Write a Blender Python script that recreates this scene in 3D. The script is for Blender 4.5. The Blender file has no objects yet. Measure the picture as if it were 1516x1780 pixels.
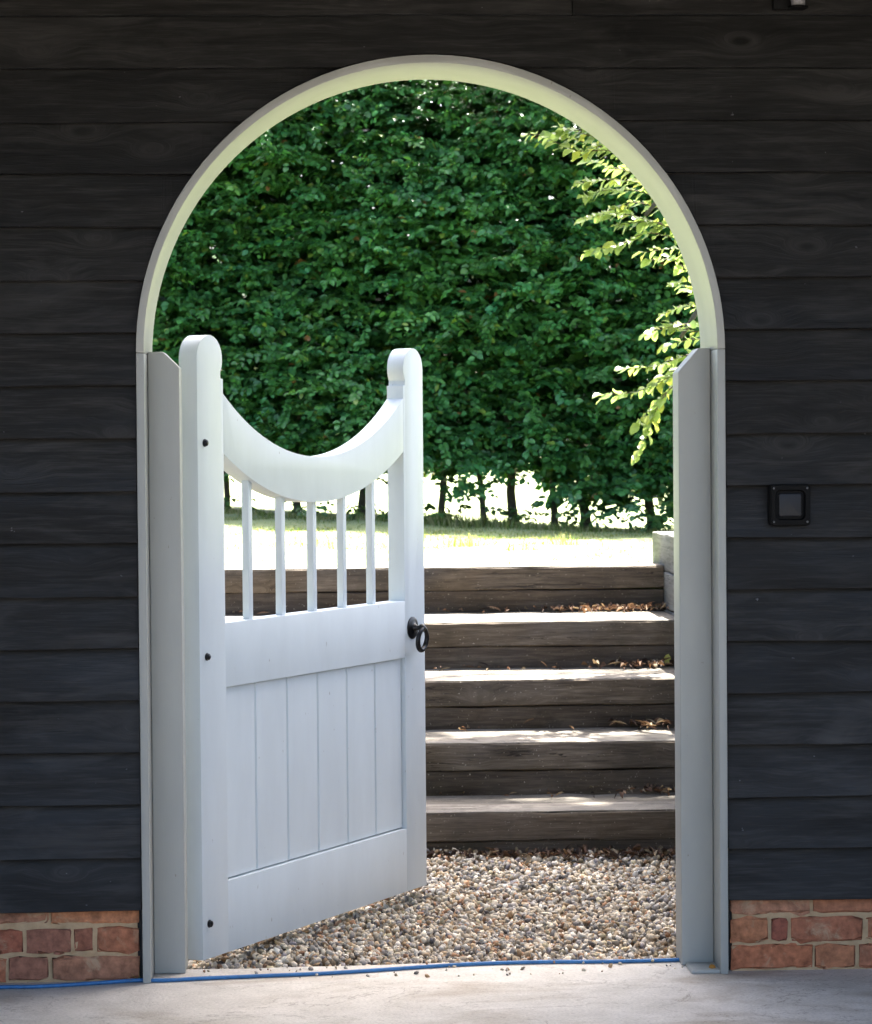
import bpy, bmesh, math, random
import numpy as np
from mathutils import Vector, Matrix
random.seed(11)
rng = np.random.default_rng(7)
sc = bpy.context.scene
col = sc.collection
rad = math.radians

# ------------------------------------------------------------------ camera
F = 4480.66                      # focal length in pixels of a 1516 px wide frame
CAM = np.array([-0.2331, -6.7802, 1.4057])
YAW, PITCH, ROLL = 0.0390, -0.0251, -0.0084
r0 = Vector((math.cos(YAW), -math.sin(YAW), 0))
fw = Vector((math.sin(YAW)*math.cos(PITCH), math.cos(YAW)*math.cos(PITCH), math.sin(PITCH)))
up0 = r0.cross(fw)
right = r0*math.cos(ROLL) + up0*math.sin(ROLL)
up = up0*math.cos(ROLL) - r0*math.sin(ROLL)
cd = bpy.data.cameras.new('camera')
cam = bpy.data.objects.new('camera', cd); col.objects.link(cam)
m = Matrix.Identity(4)
for i in range(3):
    m[i][0] = right[i]; m[i][1] = up[i]; m[i][2] = -fw[i]; m[i][3] = CAM[i]
cam.matrix_world = m
cd.sensor_fit = 'HORIZONTAL'; cd.sensor_width = 36; cd.lens = 36*F/1516
cd.clip_start = 0.1; cd.clip_end = 2000
cd.dof.use_dof = True; cd.dof.focus_distance = 7.2; cd.dof.aperture_fstop = 13
sc.camera = cam

# ------------------------------------------------------------------ sky, sun, exposure
SUN_AZ, SUN_EL = rad(62), rad(62.5)        # azimuth from +X towards +Y: behind the hedge, a little to the right
world = bpy.data.worlds.new('World'); sc.world = world; world.use_nodes = True
wn = world.node_tree.nodes; wl = world.node_tree.links
bg = wn['Background']
sky = wn.new('ShaderNodeTexSky'); sky.sky_type = 'NISHITA'; sky.sun_disc = False
sky.sun_elevation = SUN_EL; sky.sun_rotation = math.pi/2 - SUN_AZ
sky.altitude = 50; sky.air_density = 0.85; sky.dust_density = 5.0; sky.ozone_density = 1.0
wl.new(sky.outputs[0], bg.inputs[0]); bg.inputs[1].default_value = 0.075
ld = bpy.data.lights.new('sun', 'SUN'); ld.energy = 5.0; ld.angle = rad(0.53); ld.color = (1, 0.96, 0.88)
sun = bpy.data.objects.new('sun', ld); col.objects.link(sun)
sdir = Vector((math.cos(SUN_AZ)*math.cos(SUN_EL), math.sin(SUN_AZ)*math.cos(SUN_EL), math.sin(SUN_EL)))
sun.rotation_euler = sdir.to_track_quat('Z', 'Y').to_euler()
sun.location = (4, 9, 14)
sc.view_settings.view_transform = 'Standard'; sc.view_settings.look = 'None'
sc.view_settings.gamma = 1; sc.view_settings.use_curve_mapping = False
sc.view_settings.exposure = 3.38
sc.render.engine = 'CYCLES'
sc.cycles.use_denoising = True
sc.cycles.max_bounces = 8; sc.cycles.diffuse_bounces = 5; sc.cycles.glossy_bounces = 3
sc.cycles.transmission_bounces = 4; sc.cycles.sample_clamp_indirect = 6
sc.cycles.use_adaptive_sampling = True; sc.cycles.adaptive_threshold = 0.012
sc.cycles.caustics_reflective = False; sc.cycles.caustics_refractive = False

# ------------------------------------------------------------------ helpers
def ray(u, v):
    du, dv = u-758, v-890
    c, s = math.cos(ROLL), math.sin(ROLL)
    a, b = c*du+s*dv, -s*du+c*dv
    d = r0*(a/F) + fw - up0*(b/F)
    return np.array(d)
def at_y(u, v, y):
    d = ray(u, v); return CAM + d*(y-CAM[1])/d[1]
def at_z(u, v, z):
    d = ray(u, v); return CAM + d*(z-CAM[2])/d[2]

def tag(o, label=None, cat=None, group=None, kind=None):
    if label: o['label'] = label
    if cat: o['category'] = cat
    if group: o['group'] = group
    if kind: o['kind'] = kind
    return o
def link(name, me, mat=None, parent=None):
    o = bpy.data.objects.new(name, me); col.objects.link(o)
    if mat is not None and me is not None and not me.materials: me.materials.append(mat)
    if parent is not None: o.parent = parent
    return o
def empty(name, loc=(0, 0, 0), rz=0):
    o = bpy.data.objects.new(name, None); col.objects.link(o)
    o.location = loc; o.rotation_euler = (0, 0, rz); o.empty_display_size = .1
    return o
def mesh(name, vs, fs, smooth=False):
    me = bpy.data.meshes.new(name); me.from_pydata([tuple(v) for v in vs], [], [tuple(f) for f in fs])
    me.update()
    if smooth: me.polygons.foreach_set('use_smooth', [True]*len(me.polygons))
    return me
def bm_mesh(name, bm, smooth=False, bevel=0, seg=2, ang=30):
    bmesh.ops.recalc_face_normals(bm, faces=bm.faces)
    if bevel:
        es = [e for e in bm.edges if len(e.link_faces) == 2 and e.calc_face_angle(0) > rad(ang)]
        bmesh.ops.bevel(bm, geom=es, offset=bevel, segments=seg, profile=.6, affect='EDGES', clamp_overlap=True)
    me = bpy.data.meshes.new(name); bm.to_mesh(me); bm.free()
    if smooth:
        me.polygons.foreach_set('use_smooth', [True]*len(me.polygons))
        try: me.set_sharp_from_angle(angle=rad(35))
        except Exception: pass
    return me
def box_bm(bm, x0, x1, y0, y1, z0, z1):
    v = [bm.verts.new(p) for p in ((x0,y0,z0),(x1,y0,z0),(x1,y1,z0),(x0,y1,z0),(x0,y0,z1),(x1,y0,z1),(x1,y1,z1),(x0,y1,z1))]
    for f in ((0,3,2,1),(4,5,6,7),(0,1,5,4),(1,2,6,5),(2,3,7,6),(3,0,4,7)): bm.faces.new([v[i] for i in f])
def box(name, x0, x1, y0, y1, z0, z1, mat, parent=None, bevel=.002, seg=2):
    bm = bmesh.new(); box_bm(bm, x0, x1, y0, y1, z0, z1)
    return link(name, bm_mesh(name, bm, bevel=bevel, seg=seg, smooth=bevel > 0), mat, parent)
def prism(name, outline, y0, y1, mat, parent=None, bevel=.0012, seg=2):
    """outline in x,z extruded from y0 to y1"""
    bm = bmesh.new()
    a = [bm.verts.new((x, y0, z)) for x, z in outline]; b = [bm.verts.new((x, y1, z)) for x, z in outline]
    n = len(outline)
    bm.faces.new(a); bm.faces.new(b[::-1])
    for i in range(n): bm.faces.new((a[i], b[i], b[(i+1) % n], a[(i+1) % n]))
    return link(name, bm_mesh(name, bm, bevel=bevel, seg=seg, smooth=True), mat, parent)
def tube_mesh(name, pts, radii, n=10, closed=False, sx=1, sz=1):
    pts = [Vector(p) for p in pts]; N = len(pts); vs = []; fs = []
    prev = None
    for i, p in enumerate(pts):
        if closed: t = pts[(i+1) % N]-pts[i-1]
        else: t = pts[min(i+1, N-1)]-pts[max(i-1, 0)]
        t.normalize()
        ref = Vector((0, 0, 1)) if abs(t.z) < .9 else Vector((0, 1, 0))
        if prev is None: a = t.cross(ref).normalized()
        else: a = (prev-t*prev.dot(t)).normalized()
        prev = a; b = t.cross(a)
        r = radii[i] if hasattr(radii, '__len__') else radii
        for k in range(n):
            th = 2*math.pi*k/n; vs.append(p+a*(r*math.cos(th))+b*(r*math.sin(th)))
    M = N if closed else N-1
    for i in range(M):
        j = (i+1) % N
        for k in range(n): fs.append((i*n+k, i*n+(k+1) % n, j*n+(k+1) % n, j*n+k))
    if not closed: fs.append(tuple(range(n))[::-1]); fs.append(tuple(range((N-1)*n, N*n)))
    return mesh(name, vs, fs, True)
def lathe_mesh(name, prof, n=20, axis='y'):
    """prof: list of (axial, radius)"""
    vs = []; fs = []
    for a, r in prof:
        for k in range(n):
            th = 2*math.pi*k/n
            p = (r*math.cos(th), a, r*math.sin(th)) if axis == 'y' else (r*math.cos(th), r*math.sin(th), a)
            vs.append(p)
    for i in range(len(prof)-1):
        for k in range(n): fs.append((i*n+k, i*n+(k+1) % n, (i+1)*n+(k+1) % n, (i+1)*n+k))
    fs.append(tuple(range(n))[::-1]); fs.append(tuple(range((len(prof)-1)*n, len(prof)*n)))
    me = mesh(name, vs, fs, True)
    try: me.set_sharp_from_angle(angle=rad(40))
    except Exception: pass
    return me
def rough_beam(name, x0, x1, y0, y1, z0, z1, mat, parent=None, step=.12, jit=.0015, ch=.006, seed=0, axis='x', wob=0.0):
    """a sawn timber or a brick: chamfered section swept along its length, every station a little uneven"""
    rr = random.Random(seed)
    L0, L1 = (x0, x1) if axis == 'x' else (y0, y1)
    n = max(2, int(abs(L1-L0)/step)+1)
    a0, a1 = (y0, y1) if axis == 'x' else (x0, x1)
    sec = [(a0+ch, z0), (a1-ch, z0), (a1, z0+ch), (a1, z1-ch), (a1-ch, z1), (a0+ch, z1), (a0, z1-ch), (a0, z0+ch)]
    vs = []; fs = []
    ph = rr.random()*9
    for i in range(n+1):
        t = i/n; L = L0+(L1-L0)*t
        w = wob*math.sin(ph+t*5.0)
        e = ch*.6 if i in (0, n) else 0
        for (a, z) in sec:
            ja, jz, jl = rr.gauss(0, jit), rr.gauss(0, jit), rr.gauss(0, jit*.6)
            a_ = a+ja+(e if a < (a0+a1)/2 else -e); z_ = z+jz+w+(e if z < (z0+z1)/2 else -e)
            vs.append((L+jl, a_, z_) if axis == 'x' else (a_, L+jl, z_))
    for i in range(n):
        for k in range(8):
            f = (i*8+k, i*8+(k+1) % 8, (i+1)*8+(k+1) % 8, (i+1)*8+k)
            fs.append(f if axis == 'y' else f[::-1])
    fs.append(tuple(range(8))); fs.append(tuple(range(n*8, n*8+8))[::-1])
    bm = bmesh.new()
    bv = [bm.verts.new(v) for v in vs]
    for f in fs: bm.faces.new([bv[i] for i in f])
    me = bm_mesh(name, bm, smooth=True)
    return link(name, me, mat, parent)

# ------------------------------------------------------------------ materials
def mat(name):
    m_ = bpy.data.materials.new(name); m_.use_nodes = True
    return m_, m_.node_tree.nodes, m_.node_tree.links, m_.node_tree.nodes['Principled BSDF']
def nd(ns, t, **k):
    n = ns.new(t)
    for a, b in k.items(): setattr(n, a, b)
    return n
def ramp(ns, stops):
    r = ns.new('ShaderNodeValToRGB'); e = r.color_ramp.elements
    while len(e) > 1: e.remove(e[-1])
    e[0].position = stops[0][0]; e[0].color = (*stops[0][1], 1)
    for p, c in stops[1:]:
        x = e.new(p); x.color = (*c, 1)
    return r
def g3(v): return (v, v, v)
def coords(ns, ls, scale=(1, 1, 1), rnd=30.0):
    tc = nd(ns, 'ShaderNodeTexCoord'); oi = nd(ns, 'ShaderNodeObjectInfo')
    mp = nd(ns, 'ShaderNodeMapping'); mp.inputs['Scale'].default_value = scale
    mu = nd(ns, 'ShaderNodeVectorMath', operation='MULTIPLY_ADD')
    cx = nd(ns, 'ShaderNodeCombineXYZ')
    for i, f in enumerate((1, .37, .73)):
        q = nd(ns, 'ShaderNodeMath', operation='MULTIPLY'); q.inputs[1].default_value = rnd*f
        ls.new(oi.outputs['Random'], q.inputs[0]); ls.new(q.outputs[0], cx.inputs[i])
    ad = nd(ns, 'ShaderNodeVectorMath', operation='ADD')
    ls.new(tc.outputs['Object'], ad.inputs[0]); ls.new(cx.outputs[0], ad.inputs[1])
    ls.new(ad.outputs[0], mp.inputs[0])
    return mp.outputs[0], oi, ad.outputs[0]
def noise(ns, ls, vec, scale, detail=5, rough=.55, dist=0):
    n = nd(ns, 'ShaderNodeTexNoise'); n.inputs['Scale'].default_value = scale; n.inputs['Detail'].default_value = detail
    n.inputs['Roughness'].default_value = rough; n.inputs['Distortion'].default_value = dist
    ls.new(vec, n.inputs['Vector']); return n.outputs['Fac']
def mapv(ns, ls, vec, scale, loc=(0, 0, 0)):
    q = nd(ns, 'ShaderNodeMapping'); q.inputs['Scale'].default_value = scale; q.inputs['Location'].default_value = loc
    ls.new(vec, q.inputs[0]); return q.outputs[0]
def mix(ns, ls, fac, a, b, mode='MIX'):
    q = nd(ns, 'ShaderNodeMix', data_type='RGBA', blend_type=mode)
    for s, v in ((q.inputs[0], fac), (q.inputs[6], a), (q.inputs[7], b)):
        if hasattr(v, 'is_linked'): ls.new(v, s)
        elif isinstance(v, (int, float)): s.default_value = v
        else: s.default_value = (*v, 1)
    return q.outputs[2]
def math_(ns, ls, op, a, b):
    q = nd(ns, 'ShaderNodeMath', operation=op)
    for s, v in ((q.inputs[0], a), (q.inputs[1], b)):
        if hasattr(v, 'is_linked'): ls.new(v, s)
        else: s.default_value = v
    return q.outputs[0]
def bump(ns, ls, p, h, strength=.3, dist=.002):
    b = nd(ns, 'ShaderNodeBump'); b.inputs['Strength'].default_value = strength; b.inputs['Distance'].default_value = dist
    ls.new(h, b.inputs['Height']); ls.new(b.outputs[0], p.inputs['Normal']); return b

M = {}
def timber(name, dark, mid, light, rough=.6, grain_bump=.35, knots=True, cracks=False, dirt=0, spec=.3, axis='x', flecks=False):
    m_, ns, ls, p = mat(name)
    v, oi, base = coords(ns, ls)
    if axis == 'y':
        rot = nd(ns, 'ShaderNodeMapping'); rot.inputs['Rotation'].default_value = (0, 0, math.pi/2); ls.new(base, rot.inputs[0]); base = rot.outputs[0]
    # knots: sparse voronoi cells squashed along the grain
    kv = nd(ns, 'ShaderNodeTexVoronoi'); kv.inputs['Scale'].default_value = 1.0; kv.inputs['Randomness'].default_value = 1
    ls.new(mapv(ns, ls, base, (3.2, 3.2, 7.0)), kv.inputs['Vector'])
    kd = ramp(ns, [(0, g3(1)), (.10, g3(.75)), (.24, g3(.18)), (.42, g3(0))]); ls.new(kv.outputs['Distance'], kd.inputs[0])
    # grain flows round the knots
    kz = math_(ns, ls, 'MULTIPLY', kd.outputs[0], .09 if knots else 0)
    cx = nd(ns, 'ShaderNodeCombineXYZ'); ls.new(kz, cx.inputs[2])
    ad = nd(ns, 'ShaderNodeVectorMath', operation='ADD'); ls.new(base, ad.inputs[0]); ls.new(cx.outputs[0], ad.inputs[1])
    g1 = noise(ns, ls, mapv(ns, ls, ad.outputs[0], (1.6, 14, 26)), 2.2, 6, .62, .4)
    g2 = noise(ns, ls, mapv(ns, ls, ad.outputs[0], (7, 60, 140)), 2.0, 3, .6)
    big = noise(ns, ls, mapv(ns, ls, base, (1.2, 3, 5)), 2.0, 3, .5)
    gm = math_(ns, ls, 'ADD', math_(ns, ls, 'MULTIPLY', g1, .62), math_(ns, ls, 'MULTIPLY', g2, .38))
    cr = ramp(ns, [(.34, dark), (.5, mid), (.68, light)]); ls.new(gm, cr.inputs[0])
    c = cr.outputs[0]
    bigr = ramp(ns, [(.3, g3(.62)), (.7, g3(1.3))]); ls.new(big, bigr.inputs[0])
    c = mix(ns, ls, .8, c, bigr.outputs[0], 'MULTIPLY')
    if knots:
        kc = ramp(ns, [(0, tuple(x*.35 for x in dark)), (.06, dark), (.12, tuple(min(1, x*1.3) for x in light)), (.3, light)]); ls.new(kv.outputs['Distance'], kc.inputs[0])
        kf = math_(ns, ls, 'MULTIPLY', kd.outputs[0], .6)
        c = mix(ns, ls, kf, c, kc.outputs[0])
    h = gm
    if cracks:
        ck = noise(ns, ls, mapv(ns, ls, base, (.9, 10, 19)), 2.6, 4, .5, .7)
        ckr = ramp(ns, [(.488, g3(0)), (.498, g3(1)), (.503, g3(1)), (.513, g3(0))]); ls.new(ck, ckr.inputs[0])
        msk = noise(ns, ls, mapv(ns, ls, base, (1.1, 3, 6)), 1.7, 2); mr = ramp(ns, [(.5, g3(0)), (.6, g3(1))]); ls.new(msk, mr.inputs[0])
        ckf = math_(ns, ls, 'MULTIPLY', ckr.outputs[0], mr.outputs[0])
        c = mix(ns, ls, ckf, c, tuple(x*.18 for x in dark))
        h = math_(ns, ls, 'SUBTRACT', gm, math_(ns, ls, 'MULTIPLY', ckf, .9))
    if dirt:
        dn = noise(ns, ls, mapv(ns, ls, base, (1, 1, 1)), 9, 6, .65); dr = ramp(ns, [(.52, g3(0)), (.7, g3(dirt))]); ls.new(dn, dr.inputs[0])
        c = mix(ns, ls, dr.outputs[0], c, (.05, .04, .028))
        sp = noise(ns, ls, base, 130, 2, .5); spr = ramp(ns, [(.70, g3(0)), (.74, g3(.8))]); ls.new(sp, spr.inputs[0])
        c = mix(ns, ls, spr.outputs[0], c, (.42, .37, .3))
    if flecks:      # stray specks of pale paint and dust, and greyer weathered patches
        sp = noise(ns, ls, mapv(ns, ls, base, (.8, 1, 1)), 55, 2, .5); spr = ramp(ns, [(.765, g3(0)), (.785, g3(.55))]); ls.new(sp, spr.inputs[0])
        c = mix(ns, ls, spr.outputs[0], c, (.16, .16, .17))
        wp = noise(ns, ls, mapv(ns, ls, base, (1.5, 4, 6)), 1.6, 5, .6, .8); wr = ramp(ns, [(.52, g3(0)), (.72, g3(.55))]); ls.new(wp, wr.inputs[0])
        c = mix(ns, ls, wr.outputs[0], c, tuple(x*1.35 for x in light))
    hv = nd(ns, 'ShaderNodeHueSaturation')
    vr = nd(ns, 'ShaderNodeMapRange'); vr.inputs[3].default_value = .8; vr.inputs[4].default_value = 1.22
    ls.new(oi.outputs['Random'], vr.inputs[0]); ls.new(vr.outputs[0], hv.inputs['Value']); ls.new(c, hv.inputs['Color'])
    ls.new(hv.outputs[0], p.inputs['Base Color'])
    rm = nd(ns, 'ShaderNodeMapRange'); rm.inputs[1].default_value = .3; rm.inputs[2].default_value = .7; rm.inputs[3].default_value = rough-.16; rm.inputs[4].default_value = min(1, rough+.16)
    ls.new(big, rm.inputs[0]); ls.new(rm.outputs[0], p.inputs['Roughness']); p.inputs['Specular IOR Level'].default_value = spec
    bump(ns, ls, p, h, grain_bump, .003)
    return m_
M['board'] = timber('stained_boards', (.0050, .0047, .0043), (.0125, .0119, .0112), (.034, .0328, .0315), rough=.58, spec=.25, flecks=True, grain_bump=.6)
M['sleeper'] = timber('sleeper_timber', (.048, .035, .024), (.108, .083, .060), (.19, .152, .115), rough=.8, cracks=True, dirt=.6, grain_bump=.6)
M['tread'] = timber('tread_timber', (.075, .064, .05), (.135, .118, .096), (.215, .192, .16), rough=.85, cracks=True, dirt=.7, grain_bump=.6)
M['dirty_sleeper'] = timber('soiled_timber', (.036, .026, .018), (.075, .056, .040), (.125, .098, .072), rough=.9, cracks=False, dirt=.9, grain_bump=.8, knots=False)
M['grey_sleeper'] = timber('weathered_sleeper', (.07, .068, .058), (.135, .132, .118), (.21, .205, .185), rough=.85, cracks=True, grain_bump=.7, axis='y', knots=False)

def paint(name, c, rough=.42, dirtc=(.30, .27, .22), dirt=.25):
    m_, ns, ls, p = mat(name)
    v, oi, base = coords(ns, ls)
    a = noise(ns, ls, mapv(ns, ls, base, (3, 3, .9)), 3, 5, .6)
    r1 = ramp(ns, [(.35, tuple(x*.93 for x in c)), (.65, c)]); ls.new(a, r1.inputs[0])
    b = noise(ns, ls, mapv(ns, ls, base, (1, 1, .55)), 26, 6, .7); r2 = ramp(ns, [(.66, g3(0)), (.76, g3(dirt))]); ls.new(b, r2.inputs[0])
    s = noise(ns, ls, mapv(ns, ls, base, (1, 1, .4)), 70, 3, .5); r3 = ramp(ns, [(.735, g3(0)), (.76, g3(.6))]); ls.new(s, r3.inputs[0])
    cc = mix(ns, ls, r2.outputs[0], r1.outputs[0], dirtc)
    cc = mix(ns, ls, r3.outputs[0], cc, (.16, .13, .1))
    ls.new(cc, p.inputs['Base Color']); p.inputs['Roughness'].default_value = rough
    g = noise(ns, ls, mapv(ns, ls, base, (60, 60, 4)), 4, 3); bump(ns, ls, p, g, .16, .001)
    return m_
M['gate'] = paint('gate_paint', (.605, .665, .69), dirt=.10)
M['frame'] = paint('frame_paint', (.35, .355, .325), dirt=.3)

def brick_mat():
    m_, ns, ls, p = mat('old_brick')
    v, oi, base = coords(ns, ls)
    rc = ramp(ns, [(0, (.42, .15, .07)), (.25, (.29, .092, .055)), (.5, (.47, .195, .09)), (.75, (.21, .072, .052)), (1, (.42, .20, .11))]); ls.new(oi.outputs['Random'], rc.inputs[0])
    n1 = noise(ns, ls, base, 45, 6, .65); r1 = ramp(ns, [(.3, g3(.55)), (.7, g3(1.35))]); ls.new(n1, r1.inputs[0])
    c = mix(ns, ls, 1, rc.outputs[0], r1.outputs[0], 'MULTIPLY')
    n2 = noise(ns, ls, base, 13, 8, .68, .6); r2 = ramp(ns, [(.54, g3(0)), (.68, g3(.7))]); ls.new(n2, r2.inputs[0])
    c = mix(ns, ls, r2.outputs[0], c, (.50, .36, .22))
    ls.new(c, p.inputs['Base Color']); p.inputs['Roughness'].default_value = .9
    bump(ns, ls, p, n1, .6, .004); return m_
M['brick'] = brick_mat()
def mottled(name, c1, c2, scale, rough=.9, bs=.5, stain=None, spots=None, detail=6, bd=.004):
    m_, ns, ls, p = mat(name)
    tc = nd(ns, 'ShaderNodeTexCoord'); base = tc.outputs['Object']
    n1 = noise(ns, ls, base, scale, detail, .62); r1 = ramp(ns, [(.3, c1), (.7, c2)]); ls.new(n1, r1.inputs[0]); c = r1.outputs[0]
    if stain:
        n2 = noise(ns, ls, mapv(ns, ls, base, (1, 2.2, 1)), scale*.28, 6, .62, .5); r2 = ramp(ns, [(.5, g3(0)), (.66, g3(.75))]); ls.new(n2, r2.inputs[0])
        c = mix(ns, ls, r2.outputs[0], c, stain)
    if spots:
        n3 = noise(ns, ls, base, scale*9, 3, .5); r3 = ramp(ns, [(.69, g3(0)), (.74, g3(.8))]); ls.new(n3, r3.inputs[0])
        c = mix(ns, ls, r3.outputs[0], c, spots)
    ls.new(c, p.inputs['Base Color']); p.inputs['Roughness'].default_value = rough
    n4 = noise(ns, ls, base, scale*6, 5, .7)
    if name == 'concrete':
        g1 = noise(ns, ls, base, 120, 6, .75); r4 = ramp(ns, [(.32, g3(.74)), (.5, g3(1)), (.68, g3(1.14))]); ls.new(g1, r4.inputs[0])
        c = mix(ns, ls, 1, c, r4.outputs[0], 'MULTIPLY')
        ck = noise(ns, ls, mapv(ns, ls, base, (1, 1.6, 1)), 2.1, 8, .6, .6); r5 = ramp(ns, [(.4955, g3(0)), (.499, g3(.65)), (.501, g3(.65)), (.5045, g3(0))]); ls.new(ck, r5.inputs[0])
        c = mix(ns, ls, r5.outputs[0], c, (.2, .16, .12))
        dk = noise(ns, ls, mapv(ns, ls, base, (1, 2, 1)), 26, 5, .6); r6 = ramp(ns, [(.64, g3(0)), (.72, g3(.6))]); ls.new(dk, r6.inputs[0])
        c = mix(ns, ls, r6.outputs[0], c, (.33, .25, .18))
        ls.new(c, p.inputs['Base Color'])
        n4 = math_(ns, ls, 'ADD', n4, g1)
    bump(ns, ls, p, n4, bs, bd)
    return m_
M['mortar'] = mottled('lime_mortar', (.40, .265, .14), (.54, .385, .225), 30)
M['concrete'] = mottled('concrete', (.52, .48, .42), (.69, .645, .58), 7, rough=.85, bs=.4, stain=(.40, .335, .26), spots=(.27, .22, .17), bd=.003, detail=9)
M['core'] = mottled('wall_core', (.03, .03, .03), (.05, .05, .05), 6)
M['soil'] = mottled('soil', (.09, .07, .05), (.2, .16, .12), 14, bs=.8)
M['ceiling'] = mottled('ceiling_boards', (.10, .085, .07), (.16, .14, .12), 4)
M['yard'] = mottled('dark_unseen_yard', (.055, .048, .04), (.10, .09, .075), 30)  # unseen ground behind the camera, toned dark to cut bounce onto the wall
M['grass_ground'] = mottled('turf', (.16, .205, .075), (.22, .255, .115), 7, bs=.5, stain=(.27, .28, .155))
def simple(name, c, rough=.5, metal=0, spec=.5):
    m_, ns, ls, p = mat(name)
    tc = nd(ns, 'ShaderNodeTexCoord')
    n1 = noise(ns, ls, tc.outputs['Object'], 60, 4, .6); r1 = ramp(ns, [(.3, tuple(x*.75 for x in c)), (.7, tuple(min(1, x*1.15) for x in c))]); ls.new(n1, r1.inputs[0])
    ls.new(r1.outputs[0], p.inputs['Base Color']); p.inputs['Roughness'].default_value = rough; p.inputs['Metallic'].default_value = metal
    p.inputs['Specular IOR Level'].default_value = spec
    bump(ns, ls, p, n1, .1, .001); return m_
M['iron'] = simple('black_iron', (.004, .004, .005), .3, spec=.35)
M['plastic'] = simple('black_plastic', (.004, .004, .004), .7, spec=.15)
M['steel'] = simple('dull_screw', (.10, .10, .10), .5, .6)
M['hose'] = simple('blue_hose', (.03, .16, .38), .42)
M['lens'] = simple('smoked_lens', (.010, .011, .015), .4, spec=.25)
M['lampglass'] = simple('grey_lamp_glass', (.30, .30, .32), .3)
M['bark'] = mottled('beech_bark', (.06, .055, .045), (.13, .115, .095), 22, bs=.8)
M['twig'] = simple('twig', (.11, .07, .04), .7)
M['deadleaf'] = None

def vcol_mat(name, rough=.8, bs=.2, trans=0, spec=.3, tmul=(1, 1, 1)):
    m_, ns, ls, p = mat(name)
    at = nd(ns, 'ShaderNodeAttribute', attribute_name='tint')
    tc = nd(ns, 'ShaderNodeTexCoord')
    n1 = noise(ns, ls, tc.outputs['Object'], 90, 3, .6); r1 = ramp(ns, [(.3, g3(.8)), (.7, g3(1.2))]); ls.new(n1, r1.inputs[0])
    c = mix(ns, ls, 1, at.outputs['Color'], r1.outputs[0], 'MULTIPLY')
    ls.new(c, p.inputs['Base Color']); p.inputs['Roughness'].default_value = rough; p.inputs['Specular IOR Level'].default_value = spec
    if trans:
        out = ns['Material Output']
        t = nd(ns, 'ShaderNodeBsdfTranslucent'); tcn = mix(ns, ls, 1, at.outputs['Color'], tmul, 'MULTIPLY')
        ls.new(tcn, t.inputs['Color'])
        ms = nd(ns, 'ShaderNodeMixShader'); ms.inputs[0].default_value = trans
        ls.new(p.outputs[0], ms.inputs[1]); ls.new(t.outputs[0], ms.inputs[2]); ls.new(ms.outputs[0], out.inputs['Surface'])
    elif bs: bump(ns, ls, p, n1, bs, .001)
    return m_
M['stones'] = vcol_mat('gravel_stones', .75, .3)
M['leaves'] = vcol_mat('hedge_leaves', .32, 0, .25, .55, (1.9, 1.75, .7))
M['beech'] = vcol_mat('beech_leaves', .36, 0, .5, .5, (2.6, 2.3, 1.9))
M['blades'] = vcol_mat('grass_blades', .5, 0, .5, .4, (1.5, 1.4, .8))
M['litter'] = vcol_mat('dry_litter', .8, 0, .15, .2, (1.2, 1, .8))

def set_tint(me, cols):
    a = me.color_attributes.new('tint', 'FLOAT_COLOR', 'POINT')
    c = np.ones((len(me.vertices), 4), np.float32); c[:, :3] = cols
    a.data.foreach_set('color', c.ravel())
def fast_mesh(name, verts, loops, sizes, cols=None, smooth=False):
    me = bpy.data.meshes.new(name)
    me.vertices.add(len(verts)); me.vertices.foreach_set('co', np.asarray(verts, np.float32).ravel())
    me.loops.add(len(loops)); me.loops.foreach_set('vertex_index', np.asarray(loops, np.int32))
    me.polygons.add(len(sizes)); st = np.concatenate([[0], np.cumsum(sizes)[:-1]])
    me.polygons.foreach_set('loop_start', st.astype(np.int32))
    try: me.polygons.foreach_set('loop_total', np.asarray(sizes, np.int32))
    except Exception: pass
    if smooth: me.polygons.foreach_set('use_smooth', np.ones(len(sizes), bool))
    me.update(calc_edges=True); me.validate()
    if cols is not None: set_tint(me, cols)
    return me
def instance_mesh(name, tv, tf, R, S, T, cols, smooth=False):
    """copies of a small template baked into one mesh; R (n,3,3), S (n,3), T (n,3), cols (n,3)"""
    n = len(T); k = len(tv)
    V = np.einsum('nij,nkj->nki', R, tv[None]*S[:, None, :])+T[:, None, :]
    L = np.concatenate([np.array(f) for f in tf]); sz = np.array([len(f) for f in tf])
    loops = (L[None]+(np.arange(n)*k)[:, None]).ravel(); sizes = np.tile(sz, n)
    return fast_mesh(name, V.reshape(-1, 3), loops, sizes, np.repeat(cols, k, axis=0), smooth)
def rot_from(fwd, nrm):
    """columns: leaf x = side, y = along, z = normal"""
    f = fwd/np.linalg.norm(fwd, axis=-1, keepdims=True)
    n = nrm-(nrm*f).sum(-1, keepdims=True)*f; n /= np.linalg.norm(n, axis=-1, keepdims=True)+1e-9
    s = np.cross(f, n)
    return np.stack([s, f, n], axis=-1)

# ================================================================== STRUCTURE
AXC, ZS, RO, RI, DEP = .024, 1.6600, .7755, .7545, .316
ZB, EXP = .1957, .138

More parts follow.
